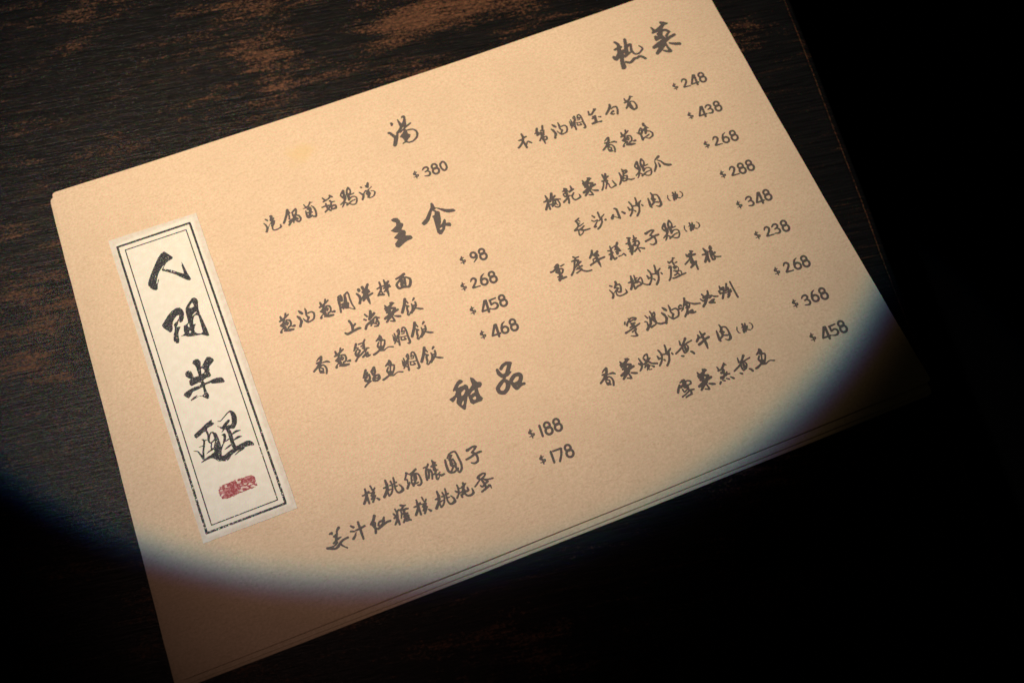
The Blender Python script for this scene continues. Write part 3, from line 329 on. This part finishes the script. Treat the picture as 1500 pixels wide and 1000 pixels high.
def label_material():
    k = NT('cream_label_paper')
    v = k.coord()
    tc = k.n('ShaderNodeTexCoord')
    sep = k.n('ShaderNodeSeparateXYZ')
    k.link(tc.outputs['Object'], sep.inputs[0])
    wob = k.math('MULTIPLY', k.math('SUBTRACT', k.noise(v, 240, 4), 0.5), 0.0016)
    dx = k.math('SUBTRACT', LAB_W / 2 * MM, k.math('ABSOLUTE', sep.outputs[0]))
    dy = k.math('SUBTRACT', LAB_H / 2 * MM, k.math('ABSOLUTE', sep.outputs[1]))
    d = k.math('ADD', k.math('MINIMUM', dx, dy), wob)
    edge = k.ramp(d, 0.0012, 0.0027, 0.9, 0.0)
    mott = k.noise(v, 300, 4, 0.6)
    fine = k.noise(v, 1300, 2, 0.5)
    base = k.mix(k.ramp(mott, 0.35, 0.7), (0.735, 0.60, 0.405), (0.79, 0.65, 0.455))
    base = k.mix(k.ramp(fine, 0.60, 0.74, 0, 0.35), base, (0.60, 0.50, 0.34))
    soaked = k.mix(k.ramp(k.noise(v, 420, 4, 0.7), 0.38, 0.62), (0.60, 0.45, 0.285), (0.66, 0.52, 0.36))
    k.bump(k.math('ADD', mott, k.math('MULTIPLY', edge, k.noise(v, 500, 4, 0.7))), 0.45, 0.0003)
    return k.done(k.mix(edge, base, soaked), k.ramp(edge, 0, 1, 0.75, 0.6), 0.25)

def wood_material(edge=False):
    k = NT('worn_wood_edge' if edge else 'dark_stained_wood')
    # object x runs along the grain
    long_ = k.coord(0.0, (1.0, 7.0, 1.0))
    longer = k.coord(0.03, (1.0, 24.0, 1.0))
    patch = k.coord(0.22, (1.0, 2.2, 1.0))
    big = k.noise(patch, 14.0, 7, 0.66, 0.8)
    mid = k.noise(long_, 34, 8, 0.72, 0.5)
    streak = k.noise(longer, 16, 6, 0.68, 0.3)
    hair = k.noise(longer, 46, 6, 0.72, 0.35)
    grit = k.noise(k.coord(0, (1, 1.6, 1)), 620, 5, 0.75)
    # places where hands and plates have rubbed the stain off (table frame, mm)
    tc = k.n('ShaderNodeTexCoord')
    rub = None
    for (sx, sy, rx, ry, amt) in ((12, 134, 58, 14, 0.15), (70, 140, 26, 10, 0.14), (-62, 158, 50, 9, 0.09), (-30, 200, 90, 7, 0.09),
                                  (-78, 133, 45, 9, 0.06), (-196, 48, 46, 22, 0.07), (150, 90, 14, 6, 0.02), (-168, 12, 34, 16, 0.05)):
        mp = k.n('ShaderNodeMapping')
        mp.vector_type = 'TEXTURE'
        mp.inputs['Location'].default_value = (sx * MM, sy * MM, 0)
        mp.inputs['Scale'].default_value = (rx * MM, ry * MM, 1)
        k.link(tc.outputs['Object'], mp.inputs['Vector'])
        ln = k.n('ShaderNodeVectorMath', operation='LENGTH')
        k.link(mp.outputs['Vector'], ln.inputs[0])
        f = k.ramp(ln.outputs['Value'], 0.1, 1.25, amt, 0.0)
        rub = f if rub is None else k.math('ADD', rub, f)
    worn = k.math('ADD', k.math('MULTIPLY', big, 0.75), k.math('MULTIPLY', mid, 0.70))
    worn = k.math('ADD', worn, k.math('MULTIPLY', k.math('SUBTRACT', grit, 0.5), 0.62))
    worn = k.math('ADD', worn, rub)
    right = k.n('ShaderNodeSeparateXYZ')
    k.link(tc.outputs['Object'], right.inputs[0])
    worn = k.math('SUBTRACT', worn, k.ramp(right.outputs[0], 0.10, 0.16, 0, 0.09))
    mask = k.ramp(worn, 0.76, 0.96)
    sparse = k.ramp(k.math('ADD', k.math('MULTIPLY', streak, 0.6), k.math('ADD', k.math('MULTIPLY', mid, 0.3), k.math('MULTIPLY', grit, 0.2))), 0.58, 0.72, 0, 0.30)
    m = k.math('MULTIPLY', k.math('MAXIMUM', mask, sparse), k.ramp(hair, 0.30, 0.60, 0.30, 1.0))
    dark = k.mix(k.ramp(hair, 0.3, 0.7), (0.0030, 0.0028, 0.0024), (0.0095, 0.0078, 0.0062))
    brown = k.mix(k.ramp(grit, 0.32, 0.72), (0.036, 0.0140, 0.0062), (0.165, 0.063, 0.026))
    if edge:
        m = k.ramp(k.math('ADD', k.math('MULTIPLY', grit, 0.5), k.math('MULTIPLY', mid, 0.5)), 0.42, 0.56, 0.15, 0.9)
    col = k.mix(m, dark, brown)
    # relief: combed ridges along the grain and small pits
    fine = k.noise(k.coord(0.03, (1, 9, 1)), 150, 5, 0.75)
    h = k.math('ADD', k.math('MULTIPLY', hair, 1.0), k.math('MULTIPLY', streak, 0.5))
    h = k.math('ADD', h, k.math('MULTIPLY', fine, 0.38))
    k.bump(h, 0.9, 0.00024)
    k.b.inputs['Specular Tint'].default_value = (1.0, 0.80, 0.60, 1)
    return k.done(col, k.ramp(m, 0, 1, 0.24, 0.46), 0.10)

# ---------------------------------------------------------------- object helpers
def mesh_obj(name, verts, faces, mat, parent=None, smooth=False):
    me = bpy.data.meshes.new(name)
    me.from_pydata(verts, [], faces)
    me.materials.append(mat)
    if smooth:
        me.shade_smooth()
    me.update()
    o = bpy.data.objects.new(name, me)
    COL.objects.link(o)
    if parent is not None:
        o.parent = parent
    return o

def empty(name, loc, rz, label, category, group=None):
    o = bpy.data.objects.new(name, None)
    COL.objects.link(o)
    o.empty_display_size = 0.02
    o.location = Vector(loc) * MM
    o.rotation_euler = (0, 0, rz)
    o['label'] = label
    o['category'] = category
    if group:
        o['group'] = group
    return o

# ---------------------------------------------------------------- value noise on the page
class VNoise:
    def __init__(self, seed):
        self.g = np.random.RandomState(seed).rand(257, 257)
    def __call__(self, x, y, s):
        u = x / s + 1000.37; v = y / s + 1000.71
        iu = np.floor(u).astype(int); iv = np.floor(v).astype(int)
        fu = u - iu; fv = v - iv
        fu = fu * fu * (3 - 2 * fu); fv = fv * fv * (3 - 2 * fv)
        iu %= 256; iv %= 256
        g = self.g
        return (g[iu, iv] * (1 - fu) * (1 - fv) + g[iu + 1, iv] * fu * (1 - fv)
                + g[iu, iv + 1] * (1 - fu) * fv + g[iu + 1, iv + 1] * fu * fv)
VN = VNoise(3); VN2 = VNoise(11)

# gentle unevenness of the top card (mm)
def page_z(x, y):
    return (0.22 * math.sin(x / 58.0 + 0.7) * math.cos(y / 47.0 - 0.4)
            + 0.10 * math.sin(x / 27.0 + y / 33.0))

# ---------------------------------------------------------------- ink: union of strokes as one flat sheet
def parse(s):
    out = []
    for it in s.split('|'):
        v = np.array([float(q) for q in it[1:].split()]) / 100.0
        out.append((it[0], v.reshape(-1, 3) if it[0] == 'S' else v.reshape(-1, 2)))
    return out

def smooth_stroke(p):
    if len(p) < 3:
        return p
    pts = []
    for i in range(len(p) - 1):
        p0 = p[max(i - 1, 0)]; p1 = p[i]; p2 = p[i + 1]; p3 = p[min(i + 2, len(p) - 1)]
        for t in (0.0, 0.33, 0.67):
            q = 0.5 * (2 * p1 + (p2 - p0) * t + (2 * p0 - 5 * p1 + 4 * p2 - p3) * t * t + (3 * p1 - p0 - 3 * p2 + p3) * t ** 3)
            lin = p1 + (p2 - p1) * t
            pts.append(0.7 * q + 0.3 * lin)
    pts.append(p[-1])
    return np.array(pts)

def poly_sdf(X, Y, P):
    d = np.full(X.shape, 1e9); ins = np.zeros(X.shape, bool)
    n = len(P)
    for i in range(n):
        x1, y1 = P[i]; x2, y2 = P[(i + 1) % n]
        ex, ey = x2 - x1, y2 - y1
        t = np.clip(((X - x1) * ex + (Y - y1) * ey) / (ex * ex + ey * ey + 1e-12), 0, 1)
        d = np.minimum(d, np.hypot(X - x1 - t * ex, Y - y1 - t * ey))
        c = ((y1 > Y) != (y2 > Y))
        if abs(ey) > 1e-12:
            ins ^= c & (X < (x2 - x1) * (Y - y1) / ey + x1)
    return np.where(ins, -d, d)

def field(items, cell, ox, oy, rough, holes):
    lo = np.array([1e9, 1e9]); hi = -lo
    for t, v in items:
        w = v[:, 2].max() if t == 'S' else 0
        lo = np.minimum(lo, v[:, :2].min(0) - w); hi = np.maximum(hi, v[:, :2].max(0) + w)
    lo -= 3 * cell; hi += 3 * cell
    xs = np.arange(lo[0], hi[0], cell); ys = np.arange(lo[1], hi[1], cell)
    X, Y = np.meshgrid(xs, ys, indexing='ij')
    F = np.full(X.shape, 5.0)
    for t, v in items:
        if t == 'S':
            p = smooth_stroke(v)
            if len(p) == 1:
                F = np.minimum(F, np.hypot(X - p[0, 0], Y - p[0, 1]) - p[0, 2] / 2)
            for a, b in zip(p[:-1], p[1:]):
                w = max(a[2], b[2])
                i0, i1 = np.searchsorted(xs, (min(a[0], b[0]) - w, max(a[0], b[0]) + w))
                j0, j1 = np.searchsorted(ys, (min(a[1], b[1]) - w, max(a[1], b[1]) + w))
                XX = X[i0:i1, j0:j1]; YY = Y[i0:i1, j0:j1]
                ex, ey = b[0] - a[0], b[1] - a[1]
                tt = np.clip(((XX - a[0]) * ex + (YY - a[1]) * ey) / (ex * ex + ey * ey + 1e-9), 0, 1)
                d = np.hypot(XX - a[0] - tt * ex, YY - a[1] - tt * ey) - (a[2] + (b[2] - a[2]) * tt) / 2
                F[i0:i1, j0:j1] = np.minimum(F[i0:i1, j0:j1], d)
        elif t == 'P':
            F = np.minimum(F, poly_sdf(X, Y, v))
    for t, v in items:
        if t == 'H':
            F = np.maximum(F, -poly_sdf(X, Y, v))
    GX = X + ox; GY = Y + oy
    F = F + rough * (VN(GX, GY, 0.45) - 0.5) + rough * 0.7 * (VN2(GX, GY, 0.22) - 0.5)
    if holes:
        F = holes(F, GX, GY)
    return xs, ys, F

def contour(xs, ys, F, verts, faces, zf, ox, oy):
    """marching squares fill of F<0; full cells merged into runs"""
    ins = F < 0
    full = ins[:-1, :-1] & ins[1:, :-1] & ins[1:, 1:] & ins[:-1, 1:]
    anyc = ins[:-1, :-1] | ins[1:, :-1] | ins[1:, 1:] | ins[:-1, 1:]
    cache = {}
    def vert(x, y):
        key = (round(x, 5), round(y, 5))
        i = cache.get(key)
        if i is None:
            i = len(verts)
            gx, gy = x + ox, y + oy
            verts.append((gx * MM, gy * MM, zf(gx, gy) * MM))
            cache[key] = i
        return i
    for j in range(full.shape[1]):
        col = full[:, j]
        if not col.any():
            continue
        idx = np.flatnonzero(np.diff(np.concatenate(([0], col.astype(np.int8), [0]))))
        for a, b in zip(idx[::2], idx[1::2]):
            faces.append((vert(xs[a], ys[j]), vert(xs[b], ys[j]), vert(xs[b], ys[j + 1]), vert(xs[a], ys[j + 1])))
    for i, j in np.argwhere(anyc & ~full):
        c = ((i, j), (i + 1, j), (i + 1, j + 1), (i, j + 1))
        poly = []
        for k in range(4):
            a = c[k]; b = c[(k + 1) & 3]
            fa = F[a]; fb = F[b]
            if fa < 0:
                poly.append(vert(xs[a[0]], ys[a[1]]))
            if (fa < 0) != (fb < 0):
                t = fa / (fa - fb)
                poly.append(vert(xs[a[0]] + t * (xs[b[0]] - xs[a[0]]), ys[a[1]] + t * (ys[b[1]] - ys[a[1]])))
        q = []
        for p in poly:
            if p not in q:
                q.append(p)
        if len(q) >= 3:
            faces.append(tuple(q))

GL = {k: parse(v) for k, v in GLYPHS.items()}

def ink_obj(name, placed, mat, parent, lift, cell, rough=0.10, holes=None, origin=(0, 0)):
    verts, faces = [], []
    zf = lambda x, y: page_z(x, y) + lift
    for items, ox, oy in placed:
        xs, ys, F = field(items, cell, ox, oy, rough, holes)
        contour(xs, ys, F, verts, faces, zf, ox, oy)
    return mesh_obj(name, verts, faces, mat, parent)

# ---------------------------------------------------------------- floor and table
floor_m = NT('dark_floor')
fv = floor_m.coord()
floor_m = floor_m.done(floor_m.mix(floor_m.noise(fv, 3, 5), (0.0016, 0.0016, 0.0014), (0.003, 0.0026, 0.0022)), 0.95, 0.0)
fl = mesh_obj('floor', [(-6, -6, -0.75), (6, -6, -0.75), (6, 6, -0.75), (-6, 6, -0.75)], [(0, 1, 2, 3)], floor_m)
fl['kind'] = 'structure'

M_wood = wood_material()
TAB_ROT = math.radians(-9.66)
TAB_Z = -1.8
EDGE = 167.4
def table():
    t = empty('table', (0, 0, 0), TAB_ROT, 'dark stained wooden table with worn brown patches under the menu cards', 'table')
    # cross-section through the right edge, swept along y with a slightly worn, uneven arris
    prof = [(-900, 0), (EDGE - 4.6, 0), (EDGE - 3.6, -0.12), (EDGE - 2.9, -0.45), (EDGE - 1.2, -1.2), (EDGE - 0.35, -1.9), (EDGE, -3.2), (EDGE, -27.0), (EDGE - 1.5, -29.5), (EDGE - 4, -30.0), (-900, -30.0)]
    ys = np.concatenate((np.linspace(-700, -220, 13), np.arange(-216, 260, 4.0), np.linspace(264, 700, 13)))
    verts, faces = [], []
    n = len(prof)
    rnd = random.Random(2)
    for y in ys:
        w = 0.35 * math.sin(y / 31) + 0.25 * math.sin(y / 11.3 + 1) + rnd.uniform(-0.16, 0.16)
        for k, (x, z) in enumerate(prof):
            dx = w * (0.5 if 2 <= k <= 5 else 0)
            dz = -abs(w) * 0.22 if 2 <= k <= 5 else 0
            verts.append(((x + dx) * MM, y * MM, (TAB_Z + z + dz) * MM))
    for i in range(len(ys) - 1):
        for k in range(n):
            a = i * n + k; b = i * n + (k + 1) % n
            faces.append((a, a + n, b + n, b))
    faces.append(tuple(range(n - 1, -1, -1))[::-1])
    faces.append(tuple((len(ys) - 1) * n + k for k in range(n))[::-1])
    o = mesh_obj('tabletop', verts, faces, M_wood, t)
    o.data.materials.append(wood_material(True))
    for p in o.data.polygons:
        if p.index < (len(ys) - 1) * n and p.index % n in (2, 5):
            p.material_index = 1
    return t
table()

# ---------------------------------------------------------------- menu cards
W2, H2 = 148.5, 103.37
def card_sheet(name, outline_fn, top_z, thick, mat, parent, nx=60, ny=44):
    """a sheet of card: gridded top and bottom faces and a closed rim; outline_fn(s,t) -> x,y in mm"""
    verts, faces = [], []
    idx = {}
    for layer in (0, 1):
        for i in range(nx + 1):
            for j in range(ny + 1):
                x, y = outline_fn(i / nx, j / ny)
                idx[layer, i, j] = len(verts)
                verts.append((x * MM, y * MM, (top_z(x, y) - thick * layer) * MM))
    for i in range(nx):
        for j in range(ny):
            faces.append((idx[0, i, j], idx[0, i + 1, j], idx[0, i + 1, j + 1], idx[0, i, j + 1]))
            faces.append((idx[1, i, j], idx[1, i, j + 1], idx[1, i + 1, j + 1], idx[1, i + 1, j]))
    ring = [(i, 0) for i in range(nx)] + [(nx, j) for j in range(ny)] + [(i, ny) for i in range(nx, 0, -1)] + [(0, j) for j in range(ny, 0, -1)]
    for a, b in zip(ring, ring[1:] + ring[:1]):
        faces.append((idx[(0, *a)], idx[(1, *a)], idx[(1, *b)], idx[(0, *b)]))
    return mesh_obj(name, verts, faces, mat, parent)

def card_outline(seed, corner, shear=0.0):
    def fn(s, t):
        # denser rows at the border so the rounded corners stay crisp
        e = lambda q: q + 0.75 * (math.sin(2 * math.pi * q) / (2 * math.pi)) * -1
        s2, t2 = e(s), e(t)
        x = (s2 * 2 - 1) * W2
        y = (t2 * 2 - 1) * H2
        # slightly bowed edges of hand-cut card
        y += (-1.7 * math.sin(math.pi * s2) * (1 - 0.25 * s2)) * max(0, t2 - 0.5) * 2
        y += (-0.7 * math.sin(math.pi * s2)) * max(0, 0.5 - t2) * 2
        x += (-0.55 * math.sin(math.pi * t2)) * max(0, s2 - 0.5) * 2
        x += 0.05 * math.sin(seed + y / 9.0) + 0.04 * math.sin(seed * 3 + y / 3.1)
        y += 0.05 * math.sin(seed * 2 + x / 11.0)
        # rounded corners: squeeze the corner points on to an arc
        dx = abs(x) - (W2 - corner); dy = abs(y) - (H2 - corner)
        if dx > 0 and dy > 0:
            m = max(dx, dy); r = math.hypot(dx, dy)
            f = m / r
            x = math.copysign(W2 - corner + dx * f, x); y = math.copysign(H2 - corner + dy * f, y)
        return x + y * shear, y
    return fn

cards = 'kraft menu cards stacked on the table'
top = empty('menu_card', (0, 0, 0), 0, 'topmost kraft paper menu card with brush lettering, prices and a cream label strip', 'menu', cards)
card_sheet('card_sheet', card_outline(1.0, 1.3), page_z, 0.38, M_kraft, top)

def under_card(seed, shift, rot, z0, mat, label):
    t = empty('menu_card', (shift[0], shift[1], 0), math.radians(rot), label, 'menu', cards)
    def zf(x, y):
        return z0 + 0.4 * page_z(x, y)
    card_sheet('card_sheet', card_outline(seed, 2.2, math.tan(math.radians(rot))), zf, 0.34, mat, t)
    return t
under_card(2.3, (-1.75, -2.3), -0.30, -0.80, M_kraft_b, 'middle card of the stack, showing only a thin strip below the printed menu')
under_card(4.1, (-1.0, -3.6), -0.42, -1.38, M_kraft_c, 'lowest card of the stack, lying flat on the dark wood')

# ---------------------------------------------------------------- cream label strip, glued on
LAB = [(-131.8, 72.9), (-95.0, 72.0), (-92.3, -60.6), (-128.0, -60.4)]
LAB_C = (-111.8, 6.0); LAB_ROT = math.radians(1.4)
LAB_W, LAB_H = 36.2, 133.2
M_label = label_material()
LAB_LIFT = 0.16
def label_strip():
    o_verts, faces = [], []
    nx, ny = 24, 80
    c, s = math.cos(LAB_ROT), math.sin(LAB_ROT)
    (ax, ay), (bx, by), (cx, cy), (dx, dy) = LAB
    idx = {}
    rnd = random.Random(7)
    for layer in (0, 1):
        for i in range(nx + 1):
            for j in range(ny + 1):
                u, v = i / nx, j / ny
                x = (1 - v) * ((1 - u) * dx + u * cx) + v * ((1 - u) * ax + u * bx)
                y = (1 - v) * ((1 - u) * dy + u * cy) + v * ((1 - u) * ay + u * by)
                if i in (0, nx) and layer == 0:
                    x += 0.09 * (VN(np.array(y), np.array(i * 3.0), 3.0) - 0.5) * 2
                if j in (0, ny) and layer == 0:
                    y += 0.08 * (VN2(np.array(x), np.array(j * 3.0), 2.5) - 0.5) * 2
                x = float(x); y = float(y)
                z = page_z(x, y) + (LAB_LIFT if layer == 0 else 0.03)
                lx, ly = x - LAB_C[0], y - LAB_C[1]
                idx[layer, i, j] = len(o_verts)
                o_verts.append(((lx * c + ly * s) * MM, (-lx * s + ly * c) * MM, z * MM))
    for i in range(nx):
        for j in range(ny):
            faces.append((idx[0, i, j], idx[0, i + 1, j], idx[0, i + 1, j + 1], idx[0, i, j + 1]))
    ring = [(i, 0) for i in range(nx)] + [(nx, j) for j in range(ny)] + [(i, ny) for i in range(nx, 0, -1)] + [(0, j) for j in range(ny, 0, -1)]
    for a, b in zip(ring, ring[1:] + ring[:1]):
        faces.append((idx[(0, *a)], idx[(1, *a)], idx[(1, *b)], idx[(0, *b)]))
    o = mesh_obj('label_strip', o_verts, faces, M_label, top)
    o.location = (LAB_C[0] * MM, LAB_C[1] * MM, 0)
    o.rotation_euler = (0, 0, LAB_ROT)
    return o
lab = label_strip()
lab['label'] = 'cream paper strip glued on the left, double ruled frame, four black characters and a red seal'
bpy.context.view_layer.update()
LAB_INV = (Matrix.Translation((LAB_C[0] * MM, LAB_C[1] * MM, 0)) @ Matrix.Rotation(LAB_ROT, 4, 'Z')).inverted()
def on_label(o):
    o.parent = lab
    o.matrix_parent_inverse = LAB_INV
    return o

INK_LIFT = 0.035
def worn_calligraphy(F, X, Y):
    # toner that did not take: small pinholes inside the strokes
    n = VN(X, Y, 0.30)
    m = VN2(X, Y, 2.2)
    return np.maximum(F, (n - 0.90 + 0.10 * (m - 0.5)) * 1.2)
def worn_frame(F, X, Y):
    n = VN(X, Y, 0.33)
    k = np.clip((30 - Y) / 90.0, 0, 1) * 0.22 + np.where(X < -112, 0.05, 0)
    return np.maximum(F, (n - 1.0 + 0.85 * k) * 0.9)
def worn_thin(F, X, Y):
    return np.maximum(F, (VN(X, Y, 0.5) - 0.97 + np.clip((0 - Y) / 60.0, 0, 1) * 0.10) * 0.9)
def worn_seal(F, X, Y):
    n = VN(X, Y, 0.9) * 0.45 + VN2(X * 0.6 + Y * 0.5, Y, 0.42) * 0.45
    # solid smears at the two ends, thin ink across the middle
    a = np.exp(-(((X + 114.5) / 3.2) ** 2 + ((Y + 46.6) / 1.6) ** 2)) + np.exp(-(((X + 106.3) / 3.4) ** 2 + ((Y + 43.3) / 1.3) ** 2))
    return np.maximum(F, (n - 0.52 - 0.30 * a) * 0.9)

def frame_rule(name, pts, w):
    segs = []
    for (x1, y1), (x2, y2) in zip(pts, pts[1:] + pts[:1]):
        segs.append(('S', np.array([(x1, y1, w), (x2, y2, w)])))
    placed = []
    for t, v in segs:   # each side in local coordinates, cut at the corners
        placed.append(v)
    verts, faces = [], []
    items = [('S', v) for v in placed]
    xs, ys, F = field(items, 0.11, 0, 0, 0.10 if w > 0.5 else 0.03, worn_frame if w > 0.5 else worn_thin)
    contour(xs, ys, F, verts, faces, lambda x, y: page_z(x, y) + LAB_LIFT + INK_LIFT, 0, 0)
    return on_label(mesh_obj(name, verts, faces, M_toner))
frame_rule('outer_frame_line', [(-129.0, 68.7), (-98.7, 68.5), (-95.8, -57.3), (-125.8, -57.2)], 0.88)
frame_rule('inner_frame_line', [(-126.3, 66.2), (-100.9, 66.0), (-98.2, -55.0), (-123.4, -55.0)], 0.43)

seal = [('P', np.array([(-117.6, -43.0), (-116.8, -42.2), (-110.5, -42.0), (-104.6, -42.4), (-103.6, -43.6), (-103.6, -46.8), (-104.8, -47.4), (-110.0, -47.4), (-115.6, -47.7), (-117.1, -47.1), (-117.6, -45.3)]))]
M_seal_wash = ink_material('seal_ink_wash', (0.62, 0.38, 0.28), (0.72, 0.55, 0.39), 0.35, 0.65, 900)
on_label(ink_obj('seal_wash', [(seal, 0, 0)], M_seal_wash, None, LAB_LIFT + 0.018, 0.12, 0.25))
on_label(ink_obj('red_seal', [(seal, 0, 0)], M_seal, None, LAB_LIFT + INK_LIFT, 0.10, 0.35, worn_seal))

NAMES = {'heading': 'section_heading', 'dish': 'dish_name', 'price': 'price', 'calligraphy': 'brush_character'}
for kind, placed in LINES:
    if kind == 'calligraphy':
        for g, x, y in placed:
            on_label(ink_obj('brush_character', [(GL[g], x, y)], M_toner, None, LAB_LIFT + INK_LIFT, 0.11, 0.10, worn_calligraphy))
    else:
        cell = 0.14 if kind == 'heading' else 0.12
        o = ink_obj(NAMES[kind], [(GL[g], x, y) for g, x, y in placed], M_ink, top, INK_LIFT, cell, 0.03 if kind == 'price' else 0.08)
        txt = ''.join('$' if g == 'dollar' else g.rstrip('hs') for g, x, y in placed)
        o['label'] = {'heading': 'brush heading ', 'dish': 'brush lettered dish name ', 'price': 'printed price '}[kind] + txt
